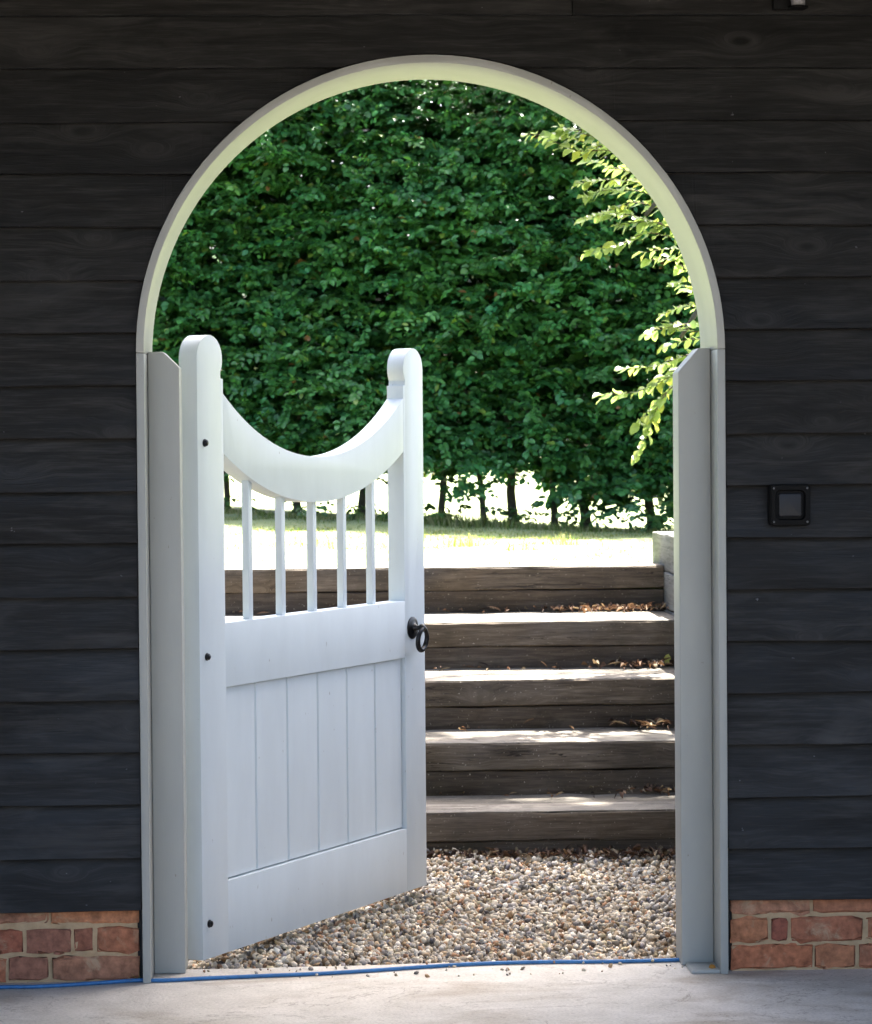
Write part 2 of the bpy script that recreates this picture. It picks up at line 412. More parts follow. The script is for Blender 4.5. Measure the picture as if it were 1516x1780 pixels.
# terrain: yard level by the wall, lawn level above the steps
Y_TOP = 4.484
def lawn_z(x, y):
    t = np.clip((y-4.5)/6.2, 0, 1.6); xx = np.clip(x, -4, 4)
    return .868+t*(.041-.047*xx)
xs = np.concatenate([[-600, -200, -60, -20, -8], np.arange(-5, -2.61, .4), [-2.62, -2.6], np.arange(-2.4, 1.2, .3), [1.25, 1.29, 1.6, 2], np.arange(2.5, 6, .5), [8, 20, 60, 200, 600]])
ys = np.concatenate([[-600, -200, -60, -20, -9], [-6, -3, -1, .12], np.arange(.5, 4.5, .4), [4.53, 4.56], np.arange(4.8, 16, .4), [18, 22, 30, 60, 120, 300, 900]])
gv = []; gf = []
for j, y in enumerate(ys):
    for i, x in enumerate(xs):
        hi = (y > 4.54) or ((x > 1.27 or x < -2.61) and y > 1.0)
        z = lawn_z(x, y) if hi else -.075
        gv.append((x, y, z+(random.gauss(0, .006) if 4.6 < y < 16 and abs(x) < 6 else 0)))
W_ = len(xs)
mi = []
for j in range(len(ys)-1):
    for i in range(W_-1):
        gf.append((j*W_+i, j*W_+i+1, (j+1)*W_+i+1, (j+1)*W_+i))
        mi.append(0 if (ys[j] >= 4.53 or ((xs[i] >= 1.25 or xs[i+1] <= -2.6) and ys[j] >= .9)) else (1 if ys[j] >= .1 else 2))
gm_ = mesh('ground', gv, gf, True)
for q in ('grass_ground', 'soil', 'yard'): gm_.materials.append(M[q])
gm_.polygons.foreach_set('material_index', mi)
tag(link('ground', gm_), kind='structure')

# concrete apron in front of the wall, its far edge a little ragged against the gravel
fl = bmesh.new()
px = np.linspace(-3.2, 3.2, 90)
top = [fl.verts.new((x, .195+.012*math.sin(x*5+1)+random.gauss(0, .003)+.012*x, 0)) for x in px]
topf = [fl.verts.new((x, -5.2, 0)) for x in px]
bot = [fl.verts.new((v.co.x, v.co.y+.004, -.09)) for v in top]
botf = [fl.verts.new((x, -5.2, -.09)) for x in px]
for i in range(len(px)-1):
    fl.faces.new((topf[i], topf[i+1], top[i+1], top[i])); fl.faces.new((top[i], top[i+1], bot[i+1], bot[i])); fl.faces.new((botf[i], botf[i+1], topf[i+1], topf[i]))
tag(link('floor', bm_mesh('floor', fl), M['concrete']), kind='structure')

# unseen roof over the apron, its depth set to shade the wall (the wall stands at the back of an open-fronted lodge)
tag(box('ceiling', -3.4, 3.4, -3.0, .5, 2.86, 3.0, M['ceiling'], bevel=0), kind='structure')

for x0, x1 in ((-2.75, -2.65), (3.2, 3.3)):  # unseen lodge sides, added to cut light from left and right
    tag(box('side_shade_wall', x0, x1, -2.9, .005, .001, 2.858, M['core'], bevel=0), kind='structure')

# ------------------------------------------------------------------ the clad wall
wall = tag(empty('barn_wall', (0, .2, 0)), 'dark stained weatherboard wall on a low brick plinth around the arched opening', 'wall')
def wchild(o):
    o.parent = wall; o.matrix_parent_inverse = wall.matrix_world.inverted() if False else Matrix.Translation((0, -.2, 0)); return o
def arch_z(x, R):
    d = x-AXC
    return ZS+math.sqrt(max(R*R-d*d, 0)) if abs(d) < R else -9
arch_pts = [(AXC+RO*math.cos(a), ZS+RO*math.sin(a)) for a in np.linspace(math.pi, 0, 49)]
g_ = .006
core_out = [(-3.3, -.08), (AXC-RO+.003, -.08)]+[(AXC+(RO-.003)*math.cos(a), ZS+(RO-.003)*math.sin(a)) for a in np.linspace(math.pi, 0, 49)]+[(AXC+RO-.003, -.08), (3.3, -.08), (3.3, 2.855), (-3.3, 2.855)]
wchild(prism('wall_core', core_out, .050, .30, M['core'], bevel=0))

Y_LIP, Y_TOPB = .002, .035        # face of a board at its bottom lip and where the next one covers it
def clad_piece(z0, z1, xa, xb, seed):
    """one feather-edge board from xa to xb, cut along the arch"""
    rr = random.Random(seed)
    R = RO+.002
    cols_ = set(np.round(np.linspace(xa, xb, max(3, int((xb-xa)/.12))), 5))
    for a in np.linspace(0, math.pi, 241):
        x, z = AXC+R*math.cos(a), ZS+R*math.sin(a)
        if z0-.01 < z < z1+.01 and xa < x < xb: cols_.add(round(x, 5))
    if z0 < ZS+R:
        for zz in (z0, z1):
            if ZS < zz < ZS+R:
                d = math.sqrt(R*R-(zz-ZS)**2)
                for s in (-1, 1):
                    if xa < AXC+s*d < xb: cols_.add(round(AXC+s*d, 5))
    xs_ = sorted(cols_)
    ph = rr.random()*9; tilt = rr.uniform(-.0018, .0018); cup = rr.uniform(-.0010, .0010)
    bm = bmesh.new(); prev = None
    for x in xs_:
        b = max(z0, arch_z(x, R))
        if z0 < ZS and abs(x-AXC) < R-1e-4: b = 99
        if b > z1-.0005:
            prev = None if b > z1+.002 else prev
            if b > z1+.002: continue
            b = z1-.0004
        zoff = .0016*math.sin(ph+x*2.1)+.0008*math.sin(ph*3+x*9.3)+tilt*x+rr.gauss(0, .0004)
        rows = []
        for t in (0, .33, .66, 1):
            z = b+(z1+.012-b)*t
            f = (z-z0)/(z1-z0)
            y = Y_LIP+(Y_TOPB-Y_LIP)*f+cup*math.sin(math.pi*min(1, max(0, f)))+.0006*math.sin(ph*2+x*3)
            rows.append(bm.verts.new((x, y, z+zoff)))
        c0 = bm.verts.new((x, rows[0].co.y+.0016, rows[0].co.z-.0016)) if b <= z0+1e-6 else bm.verts.new((x, rows[0].co.y+.0004, rows[0].co.z))
        back = bm.verts.new((x, .043, c0.co.z))
        cur = [back, c0]+rows
        if prev:
            for k in range(len(cur)-1): bm.faces.new((prev[k], cur[k], cur[k+1], prev[k+1]))
        prev = cur
    if not bm.verts: bm.free(); return
    # close the visible ends
    for v in bm.verts: pass
    bmesh.ops.recalc_face_normals(bm, faces=bm.faces)
    me = bpy.data.meshes.new('cladding_board'); bm.to_mesh(me); bm.free()
    # make sure the face looks at the camera side
    if sum(p.normal.y*p.area for p in me.polygons) > 0: me.flip_normals()
    wchild(link('cladding_board', me, M['board']))
n_rows = int((2.855-ZB)/EXP)+1
for r in range(n_rows):
    z0 = ZB+r*EXP; z1 = min(z0+EXP, 2.845)
    R = RO+.002
    if z1 < ZS+R:                                    # left and right of the opening
        clad_piece(z0, z1, -3.3, AXC-.0, r*7+1) if z0 >= ZS-EXP*1.01 else clad_piece(z0, z1, -3.3, AXC-R-.001, r*7+1)
        clad_piece(z0, z1, AXC+.0, 3.3, r*7+2) if z0 >= ZS-EXP*1.01 else clad_piece(z0, z1, AXC+R+.001, 3.3, r*7+2)
    elif z0 < ZS+R:
        clad_piece(z0, z1, -3.3, 3.3, r*7+3)
    else:
        clad_piece(z0, z1, -3.3, .400, r*7+4); clad_piece(z0, z1, .4025, 3.3, r*7+5)

# brick plinth each side: mortar bed with single bricks
LAY = {-1: [[.227, .1, .22, .105], [.108, .048, .115, .11, .215], [.23, .215, .1]],
       1: [[.218, .105, .215, .1], [.098, .04, .19, .1], [.212, .205, .1]]}
for s in (-1, 1):
    xe = AXC+s*(RO+.012)
    xo = s*3.25
    bed = box('brick_plinth', min(xe+s*.004, xo), max(xe+s*.004, xo), .0390, .047, -.03, .215, M['mortar'], bevel=0)
    wchild(bed)
    for c, (z0, z1) in enumerate(((.004, .067), (.079, .143), (.155, .222))):
        x = 0; i = 0
        while abs(xe)+x < 3.1:
            L = LAY[s][c][i] if i < len(LAY[s][c]) else (.215 if i % 2 else .102)
            a, b = xe+s*x, xe+s*(x+L)
            br = rough_beam('brick', min(a, b), max(a, b), .033+random.uniform(-.002, .002), .044, z0+random.uniform(-.002, .002), z1+random.uniform(-.002, .002), M['brick'], None, step=.03, jit=.0024, ch=.0055, seed=int(c*100+i+s*31+500))
            br.parent = bed; br.matrix_parent_inverse = Matrix.Identity(4)
            x += L+.011+random.uniform(-.002, .003); i += 1

# ------------------------------------------------------------------ arched frame with posts
frame = tag(empty('arched_frame', (0, .15, 0)), 'pale grey painted arched door frame set in the dark boarded wall', 'door frame')
def fchild(o): o.parent = frame; o.matrix_parent_inverse = Matrix.Translation((0, -.15, 0)); return o
def arc(R, n=64, a0=math.pi, a1=0): return [(AXC+R*math.cos(a), ZS+R*math.sin(a)) for a in np.linspace(a0, a1, n)]
fchild(prism('arch_head', arc(RO)+arc(RI)[::-1], 0, DEP, M['frame'], bevel=.0022))
fchild(prism('jamb', [(AXC-RO, 0.0), (AXC-RI, 0.0), (AXC-RI, ZS-.0012), (AXC-RO, ZS-.0012)], 0.0006, DEP, M['frame'], bevel=.0022))
fchild(prism('jamb', [(AXC+RI, 0.0), (AXC+RO, 0.0), (AXC+RO, ZS-.0012), (AXC+RI, ZS-.0012)], 0.0006, DEP, M['frame'], bevel=.0022))
PZ = 1.666
fchild(prism('gate_post', [(AXC-RI+.0006, .001), (-.646, .001), (-.646, PZ-.042), (-.688, PZ), (AXC-RI+.0006, PZ)], .119, .235, M['frame'], bevel=.004, seg=3))
fchild(prism('gate_post', [(.690, .001), (AXC+RI-.0006, .001), (AXC+RI-.0006, PZ), (.745, PZ), (.690, PZ-.063)], .119, .235, M['frame'], bevel=.005, seg=3))
# painted foot plate under the right-hand post
fchild(prism('foot_plate', [(.700, .0005), (.7785, .0005), (.7785, .010), (.704, .010)], .006, .118, M['frame'], bevel=.002))

# ------------------------------------------------------------------ the gate
PHI, GW, TH = 1.0604, 1.3423, .058
gate = tag(empty('garden_gate', (-.6073, .2717, 0), PHI), 'pale blue grey wooden garden gate with scooped top, standing open', 'gate')
SW = .1346; GZ0 = .004
def stile_outline(flip):
    r = .066; cxx, cz = .066, 1.6535
    pts = [(0, GZ0), (SW, GZ0), (SW, 1.6005), (.1228, 1.6005), (.1218, 1.609)]
    for a in np.linspace(rad(-33), rad(180), 30): pts.append((cxx+r*math.cos(a), cz+r*math.sin(a)))
    return [(GW-x, z) for x, z in pts][::-1] if flip else pts
prism('stile', stile_outline(False), 0, TH, M['gate'], gate, bevel=.0013)
prism('stile', stile_outline(True), 0, TH, M['gate'], gate, bevel=.0013)
e0, e1 = SW, GW-SW; mid = (e0+e1)/2; half = (e1-e0)/2
def sag(z_end, z_mid):
    s_ = z_end-z_mid; R = (half*half+s_*s_)/(2*s_)
    return [(mid+dx, z_mid+R-math.sqrt(R*R-dx*dx)) for dx in np.linspace(-half, half, 41)]
prism('top_rail', sag(1.3935, 1.2465)+sag(1.5600, 1.3810)[::-1], 0.0002, TH-.0002, M['gate'], gate, bevel=.0009)
prism('middle_rail', [(e0, .7435), (e1, .7435), (e1, .9225), (e0, .9225)], .0002, TH-.0002, M['gate'], gate, bevel=.0009)
prism('bottom_rail', [(e0, GZ0), (e1, GZ0), (e1, .2035), (e0, .2035)], .0002, TH-.0002, M['gate'], gate, bevel=.0009)
bw = (e1-e0)/6
for i in range(6):
    a, b = e0+i*bw, e0+(i+1)*bw
    bm = bmesh.new()
    # section in x,y: face with small vee chamfers on both long edges
    sec = [(a+.0022, .0285), (a+.0022, .0215), (a+.0058, .0135), (b-.0058, .0135), (b-.0022, .0215), (b-.0022, .0285)]
    lo = [bm.verts.new((x, y, .2080)) for x, y in sec]; hi = [bm.verts.new((x, y, .7405)) for x, y in sec]
    for k in range(6): bm.faces.new((lo[k], lo[(k+1) % 6], hi[(k+1) % 6], hi[k]))
    bm.faces.new(lo); bm.faces.new(hi)
    link('panel_board', bm_mesh('panel_board', bm), M['gate'], gate)
prism('gap_backing', [(e0, .2036), (e1, .2036), (e1, .7434), (e0, .7434)], .030, .036, M['gate'], gate, bevel=0)  # added backing sheet, keeps daylight out of the gaps round the boards
zr = 1.2465; sr_ = 1.3935-1.2465; RR = (half*half+sr_*sr_)/(2*sr_)
for cx_ in (.3045, .4885, .672, .8545, 1.0385):
    w = .0105; d0, d1 = .0185, .0405
    zt = lambda x: zr+RR-math.sqrt(RR*RR-(x-mid)**2)+.0015
    prism('baluster', [(cx_-w, .9215), (cx_+w, .9215), (cx_+w, zt(cx_+w)), (cx_-w, zt(cx_-w))], d0, d1, M['gate'], gate, bevel=.0012)
def hexbolt(s_, z):
    prof = [(.0, .011), (-.002, .011), (-.0025, .009), (-.0075, .009), (-.010, .006), (-.0105, .001)]
    o = link('bolt', lathe_mesh('bolt', prof, 12), M['iron'], gate); o.location = (s_, .0005, z)
for s_, z in ((.0365, 1.4231), (.0365, .8358), (.0345, .1002)): hexbolt(s_, z)
# ring handle
hs, hz = 1.2566, .835
hp = link('latch_handle', lathe_mesh('latch_handle', [(.0, .0355), (-.003, .0355), (-.0045, .033), (-.006, .026), (-.007, .020), (-.009, .0145), (-.013, .0125), (-.017, .0085), (-.026, .0075), (-.028, .0115), (-.034, .0135), (-.040, .012), (-.046, .0055), (-.047, .001)], 28), M['iron'], gate)
hp.location = (hs, .0, hz)
hp['label'] = 'black iron ring handle'
rp = []
for k in range(36):
    t = 2*math.pi*k/36
    # teardrop: narrow at the top where it passes the spindle
    x = .030*math.sin(t)*(1-.3*max(0, math.cos(t))**2); z = -.035+.0345*math.cos(t)
    rp.append((x, -.036-.004*math.cos(t), z))
link('ring', tube_mesh('ring', rp, [.0066+.0020*(1-math.cos(2*math.pi*k/36))/2 for k in range(36)], 10, True), M['iron'], hp)

# ------------------------------------------------------------------ lights and hose on the wall and floor
bl = tag(empty('bulkhead_light', (.9675, .012, 1.2455)), 'square black bulkhead light fixed to the boards right of the opening', 'wall light')
def rsq(h, r, n=7, wv=1):
    pts = []
    for cx_, cz_, a0 in ((h-r, h-r, 0), (-h+r, h-r, 90), (-h+r, -h+r, 180), (h-r, -h+r, 270)):
        for k in range(n): a = rad(a0+90*k/(n-1)); pts.append((cx_+r*math.cos(a), cz_+r*math.sin(a)))
    return pts
prism('housing', rsq(.055, .010), -.022, .006, M['plastic'], bl, bevel=.003)
def ringframe(name, h0, r0_, h1, r1_, y0, y1, mt, par):
    A, B = rsq(h0, r0_), rsq(h1, r1_); n = len(A)
    vs = [(x, y0, z) for x, z in A]+[(x, y0, z) for x, z in B]+[(x, y1, z) for x, z in A]+[(x*.93, y1, z*.93) for x, z in B]
    fs = []
    for k in range(n):
        j = (k+1) % n
        fs += [(k, j, n+j, n+k), (2*n+k, k, j, 2*n+j)[::-1], (n+k, n+j, 3*n+j, 3*n+k)]
    bm = bmesh.new(); bv = [bm.verts.new(v) for v in vs]
    for f in fs: bm.faces.new([bv[i] for i in f])
    return link(name, bm_mesh(name, bm), mt, par)
ringframe('bezel', .0515, .010, .040, .014, -.034, -.022, M['plastic'], bl)
prism('lens', rsq(.030, .006), -.0285, -.0222, M['lens'], bl, bevel=.003)
for sx in (-1, 1):
    for sz in (-1, 1):
        o = link('screw', lathe_mesh('screw', [(0, .0032), (-.0015, .003), (-.0022, .0008)], 8), M['steel'], bl); o.location = (sx*.0445, -.0338, sz*.0445)
wlamp = tag(empty('wall_lamp', (.975, .012, 2.549)), 'black wall lamp with a pale cylinder at the top edge of the picture', 'wall light')
box('bracket', -.046, .040, -.030, .006, .0, .13, M['plastic'], wlamp, bevel=.004)
o = link('glass_cylinder', lathe_mesh('glass_cylinder', [(.0, .016), (.002, .0185), (.10, .0185), (.101, .001)], 24, 'z'), M['lampglass'], wlamp); o.location = (.0155, -.050, .004)
o = link('cage', lathe_mesh('cage', [(-.001, .026), (.002, .027), (.0035, .0265), (.0036, .002)], 24, 'z'), M['plastic'], wlamp); o.location = (.0155, -.050, 0)

hp_ = []
for u, v in ((-90, 1719), (0, 1716), (60, 1715), (120, 1712), (180, 1708), (240, 1704), (262, 1704.5), (300, 1703.5), (345, 1701), (450, 1696.5), (560, 1692), (650, 1686.5), (760, 1679), (850, 1674.5), (950, 1672), (1050, 1671.5), (1120, 1670), (1176, 1668.5), (1230, 1667)):
    hp_.append(at_z(u, v, .0058))
def smooth_path(pts, n=6):
    pts = [np.array(p) for p in pts]; out = []
    P = [pts[0]]+pts+[pts[-1]]
    for i in range(1, len(P)-2):
        for k in range(n):
            t = k/n
            out.append(.5*((2*P[i])+(-P[i-1]+P[i+1])*t+(2*P[i-1]-5*P[i]+4*P[i+1]-P[i+2])*t*t+(-P[i-1]+3*P[i]-3*P[i+1]+P[i+2])*t**3))
    out.append(pts[-1]); return out
tag(link('blue_hose', tube_mesh('blue_hose', smooth_path(hp_), .0052, 10), M['hose']), 'thin blue hose lying along the concrete at the foot of the wall', 'hose')

# ------------------------------------------------------------------ sleeper steps
steps = tag(empty('garden_steps', (.2, 2.2, -.05)), 'weathered brown timber sleeper steps climbing to the bright lawn', 'steps')
def schild(o): o.parent = steps; o.matrix_parent_inverse = Matrix.Translation((-.2, -2.2, .05)); return o
YF = [2.154, 2.629, 3.150, 3.746, 4.484]; ZT = [.131, .3173, .5002, .6845, .8764]
XL, XR = -2.58, 1.205
for i in range(5):
    zt, y = ZT[i], YF[i]
    g = .0025
    h = .098
    schild(rough_beam('sleeper', XL, XR, y, y+.205, zt-h, zt, M['tread'] if False else M['sleeper'], step=.1, jit=.0012, ch=.004, seed=i*3+1, wob=.0012))
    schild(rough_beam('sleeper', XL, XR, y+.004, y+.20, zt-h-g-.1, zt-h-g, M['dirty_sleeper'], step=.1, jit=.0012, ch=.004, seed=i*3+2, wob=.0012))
    if i < 4:
        # the tread behind the front sleeper: a second timber and packed grit
        schild(rough_beam('sleeper', XL, XR, y+.2085, YF[i+1]+.02, zt-.09, zt-.004, M['tread'], step=.1, jit=.0016, ch=.005, seed=i*3+3))
        # worn top board of the front sleeper
    schild(rough_beam('tread_board', XL+.002, XR-.002, y+.0045, y+.2035, zt-.001, zt+.0035, M['tread'], step=.1, jit=.0005, ch=.0015, seed=i*3+50))

rw = tag(empty('retaining_wall', (1.3, 3.5, -.07)), 'low pale grey weathered sleeper wall at the right end of the steps', 'wall')
zc = -.07; k = 0
hts = [.15, .15, .155, .155, .15, .165, .165]
while zc < 1.0 and k < len(hts):
    h = hts[k]
    cut = (3.1 if k % 2 else 4.32) if k < 6 else 3.9
    for (a, b) in ((.34, cut), (cut+.004, 4.935)):
        ob = rough_beam('sleeper', 1.2075+random.uniform(-.002, .003), 1.33, a, b, zc, zc+h-.004, M['grey_sleeper'], None, step=.09, jit=.002, ch=.005, seed=700+k*5+int(a*3), axis='y')
        ob.parent = rw; ob.matrix_parent_inverse = Matrix.Translation((-1.3, -3.5, .07))
    zc += h; k += 1

# ------------------------------------------------------------------ gravel
ico = bmesh.new(); bmesh.ops.create_icosphere(ico, subdivisions=1, radius=1)
tv = np.array([v.co[:] for v in ico.verts]); tf = [[v.index for v in f.verts] for f in ico.faces]; ico.free()
def rand_rot(n):
    q = rng.normal(size=(n, 4)); q /= np.linalg.norm(q, axis=1, keepdims=True)
    w, x, y, z = q.T
    return np.stack([np.stack([1-2*(y*y+z*z), 2*(x*y-z*w), 2*(x*z+y*w)], -1), np.stack([2*(x*y+z*w), 1-2*(x*x+z*z), 2*(y*z-x*w)], -1), np.stack([2*(x*z-y*w), 2*(y*z+x*w), 1-2*(x*x+y*y)], -1)], 1)
PAL = np.array([(.62, .57, .49), (.50, .44, .36), (.42, .33, .23), (.36, .25, .15), (.30, .29, .29), (.17, .16, .16), (.55, .53, .51), (.68, .66, .62), (.40, .24, .15), (.46, .41, .29), (.24, .23, .26), (.09, .085, .085)])
PW = np.array([.2, .15, .10, .06, .09, .06, .11, .09, .05, .05, .03, .02]); PW /= PW.sum()
def gravel_batch(n, x0, x1, y0, y1, zf, s0, s1):
    X = rng.uniform(x0, x1, n); Y = rng.uniform(y0, y1, n); Z = zf(X, Y)+rng.normal(0, .003, n)
    s = np.exp(rng.uniform(np.log(s0), np.log(s1), n))
    S = s[:, None]*np.stack([rng.uniform(.9, 1.5, n), rng.uniform(.75, 1.1, n), rng.uniform(.5, .85, n)], 1)
    R = rand_rot(n)
    c = PAL[rng.choice(len(PAL), n, p=PW)]*rng.uniform(.5, 1.3, (n, 1))*np.array([[1.0, .93, .82]])
    return R, S, np.stack([X, Y, Z], 1), c
def gz(X, Y): return -.034+.010*np.sin(X*4+1)*np.cos(Y*3.3)+.006*np.sin(X*11+Y*9)-.012*np.clip((.35-Y)/.15, 0, 1)+.02*np.clip((Y-1.95)/.2, 0, 1)
parts = [gravel_batch(15000, -.85, 1.2, .19, 2.17, gz, .0058, .0125), gravel_batch(7000, -.85, 1.2, .19, 2.17, lambda a, b: gz(a, b)-.012, .006, .012), gravel_batch(5000, -2.6, -.8, .25, 2.17, gz, .008, .015)]
parts.append(gravel_batch(70, -.6, .7, .02, .2, lambda a, b: .004+0*a, .0025, .007))
R, S, T, Cc = [np.concatenate(q) for q in zip(*parts)]
tvs = tv*(1+rng.normal(0, .17, (len(tv), 1)))
tag(link('gravel', instance_mesh('gravel', tvs, tf, R, S, T, Cc, False), M['stones']), 'pale mixed pebble gravel between the threshold and the steps', 'gravel', kind='stuff')
bed_ = mesh('gravel_bed', [(-2.6, .2, -.052), (1.2, .2, -.052), (1.2, 2.16, -.045), (-2.6, 2.16, -.045)], [(0, 1, 2, 3)])
tag(link('gravel_bed', bed_, M['soil']), kind='structure')

# ------------------------------------------------------------------ leaves
def leaf_template(w=.31, fold=.10, droop=.12, wave=.03, seed=0):
    rr = random.Random(seed)
    st = [0, .22, .5, .78, 1]; wd = [0, .82, 1, .62, 0]
    mv = [(0, t, -droop*t*t) for t in st]
    sv = []
    for s in (-1, 1):
        for t, q in zip(st[1:4], wd[1:4]):
            sv.append((s*w*q, t+.03, fold*q-droop*t*t+rr.gauss(0, wave)))
    V = np.array(mv+sv); V[:, 1] -= 0
    Fc = [(0, 5, 1), (1, 5, 6, 2), (2, 6, 7, 3), (3, 7, 4), (0, 1, 8), (1, 2, 9, 8), (2, 3, 10, 9), (3, 4, 10)]
    Fc = [f[::-1] for f in Fc]
    return V, Fc
LT = [leaf_template(.31, .10, .14, .03, 1), leaf_template(.33, .05, .25, .04, 2), leaf_template(.28, .16, .08, .03, 3)]
def norm(a): return a/(np.linalg.norm(a, axis=-1, keepdims=True)+1e-9)

def hedge_y(x): return 10.75-.30*x
def build_sprays(n_sp, base_fn, out, per=9, length=(.2, .38), lsize=(.058, .085), yawsd=.6, pitch=(-.35, .25), face=.55):
    """alternate leaves along short twigs; returns F, N, S, T, spray index"""
    base = base_fn(n_sp)
    n_sp = len(base)
    yaw = rng.normal(0, yawsd, n_sp); pit = rng.uniform(*pitch, n_sp)
    ox = out
    d = np.stack([np.sin(yaw)*np.cos(pit), -np.cos(yaw)*np.cos(pit), np.sin(pit)], 1) if ox is None else ox(n_sp)
    L = rng.uniform(*length, n_sp)
    side = norm(np.cross(d, np.array([0, 0, 1.0])))
    upv = np.cross(side, d)
    roll = rng.normal(0, .35, n_sp)
    side2 = side*np.cos(roll)[:, None]+upv*np.sin(roll)[:, None]; up2 = norm(np.cross(side2, d))
    Fs, Ns, Ss, Ts, Id = [], [], [], [], []
    for k in range(per):
        t = (k+.6)/per
        sg = -1 if k % 2 else 1
        ang = rng.normal(.85, .2, n_sp)*(1-.75*(k == per-1))
        f = d*np.cos(ang)[:, None]+side2*(sg*np.sin(ang))[:, None]+rng.normal(0, .12, (n_sp, 3))
        f[:, 2] -= rng.uniform(0, .35, n_sp)
        nn = up2+rng.normal(0, .28, (n_sp, 3))+np.array([0, -1, 0])*rng.uniform(0, face*2, (n_sp, 1))
        pos = base+d*(L*t)[:, None]-np.array([0, 0, 1])*(.10*(L*t)**2/ .3)[:, None]
        Fs.append(f); Ns.append(nn); Ss.append(rng.uniform(*lsize, n_sp)*(1-.25*abs(t-.5))); Ts.append(pos); Id.append(np.arange(n_sp))
    return [np.concatenate(q) for q in (Fs, Ns, Ss, Ts, Id)]
def leaf_mesh(name, Fv, Nv, Sz, Tv, Cl, mt, parent=None, kinds=LT):
    """all leaves joined; each takes one of the leaf shapes"""
    n = len(Tv); which = rng.integers(0, len(kinds), n)
    R_ = rot_from(Fv, Nv); S_ = np.repeat(Sz[:, None], 3, 1)*np.stack([rng.uniform(.85, 1.15, n), np.ones(n), np.ones(n)], 1)
    Vs, Ls, Ss_, Cs = [], [], [], []; off = 0
    for w in range(len(kinds)):
        q = which == w
        tv_, tf_ = kinds[w]; k = len(tv_); nn = q.sum()
        V = np.einsum('nij,nkj->nki', R_[q], tv_[None]*S_[q][:, None, :])+Tv[q][:, None, :]
        L = np.concatenate([np.array(f) for f in tf_]); sz = np.array([len(f) for f in tf_])
        Vs.append(V.reshape(-1, 3)); Ls.append((L[None]+(np.arange(nn)*k)[:, None]).ravel()+off); Ss_.append(np.tile(sz, nn)); Cs.append(np.repeat(Cl[q], k, axis=0)); off += nn*k
    me = fast_mesh(name, np.concatenate(Vs), np.concatenate(Ls), np.concatenate(Ss_), np.concatenate(Cs), True)
    return link(name, me, mt, parent)

hedge = tag(empty('beech_hedge', (.6, 10.4, .88)), 'tall dense dark green beech hedge on thin trunks across the lawn', 'hedge')
HX0, HX1, HZ1 = -2.3, 3.1, 4.65
def hedge_low(x): return lawn_z(x, 10.4)+.33+.05*np.sin(x*7)+.03*np.sin(x*17+1)-.16*np.clip((x-1.2)/.3, 0, 1)
def bumps(x, z): return .22*np.sin(x*2.3+z*1.1)*np.sin(z*2.7+.5)+.10*np.sin(x*5.1+2)*np.sin(z*6.3+x)+.05*np.sin(x*11+z*3)
def front_base(n):
    x = rng.uniform(HX0, HX1, n); zl = hedge_low(x)
    # sprays gather in uneven tiers, like the layers of a clipped beech
    z = zl+(HZ1-zl)*rng.uniform(0, 1, n)
    z += .06*np.sin(z*2*math.pi/.19+x*1.3+2*np.sin(x*1.9))
    dep = np.abs(rng.normal(0, .22, n))-.10*(rng.random(n) < .06)
    return np.stack([x, hedge_y(x)+bumps(x, z)*.8+dep, z], 1)
Fv, Nv, Sz, Tv, Id = build_sprays(8900, front_base, None, per=10, length=(.2, .4), lsize=(.034, .072), face=.5)
def inner_base(n):
    x = rng.uniform(HX0, HX1, n); zl = hedge_low(x)+.10; z = zl+(HZ1-zl)*rng.uniform(0, 1, n)
    return np.stack([x, hedge_y(x)+.42+rng.uniform(0, 1.25, n), z], 1)
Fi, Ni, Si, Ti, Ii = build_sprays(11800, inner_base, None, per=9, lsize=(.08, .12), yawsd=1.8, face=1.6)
def leaf_cols(ids, n_id, base, var=.35, yl=.025):
    t = rng.uniform(1-var, 1+var, (n_id, 1)); hue = rng.normal(0, 1, (n_id, 1))
    c = np.array(base)[None]*t*(1+hue*np.array([[.12, .02, -.06]]))
    c = c[ids]*rng.uniform(.8, 1.22, (len(ids), 1))
    y = rng.random(len(ids)) < yl
    c[y] = np.array([.16, .24, .045])*rng.uniform(.8, 1.2, (y.sum(), 1))
    br = rng.random(len(ids)) < .004
    c[br] = np.array([.20, .10, .04])
    return np.clip(c, .005, .9)
def shoot_base(n):
    x = rng.uniform(-1.7, 2.4, n); z = rng.uniform(1.5, 3.7, n)
    return np.stack([x, hedge_y(x)+bumps(x, z)*.8-.02, z], 1)
Fl, Nl, Sl, Tl, Il = build_sprays(46, shoot_base, None, per=15, length=(.35, .7), lsize=(.045, .07), yawsd=.9, pitch=(-.1, .55), face=.5)
SIMPLE = [(np.array([(0, 0, 0), (.34, .5, .05), (0, 1, -.12), (-.34, .5, .05)], float), [(0, 1, 2), (0, 2, 3)])]
for args in (('shoots', Fl, Nl, Sl, Tl, leaf_cols(Il, 46, (.07, .19, .06), yl=.05), M['leaves']), ('foliage', Fv, Nv, Sz, Tv, leaf_cols(Id, 8900, (.054, .17, .052)), M['leaves']), ('inner_foliage', Fi, Ni, Si, Ti, leaf_cols(Ii, 11800, (.032, .10, .03)), M['leaves'], None, SIMPLE)):  # inner leaves tinted darker: shade inside the hedge put into their colour
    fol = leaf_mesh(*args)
    fol.parent = hedge; fol.matrix_parent_inverse = Matrix.Translation((-.6, -10.4, -.88)); fol['kind'] = 'stuff'
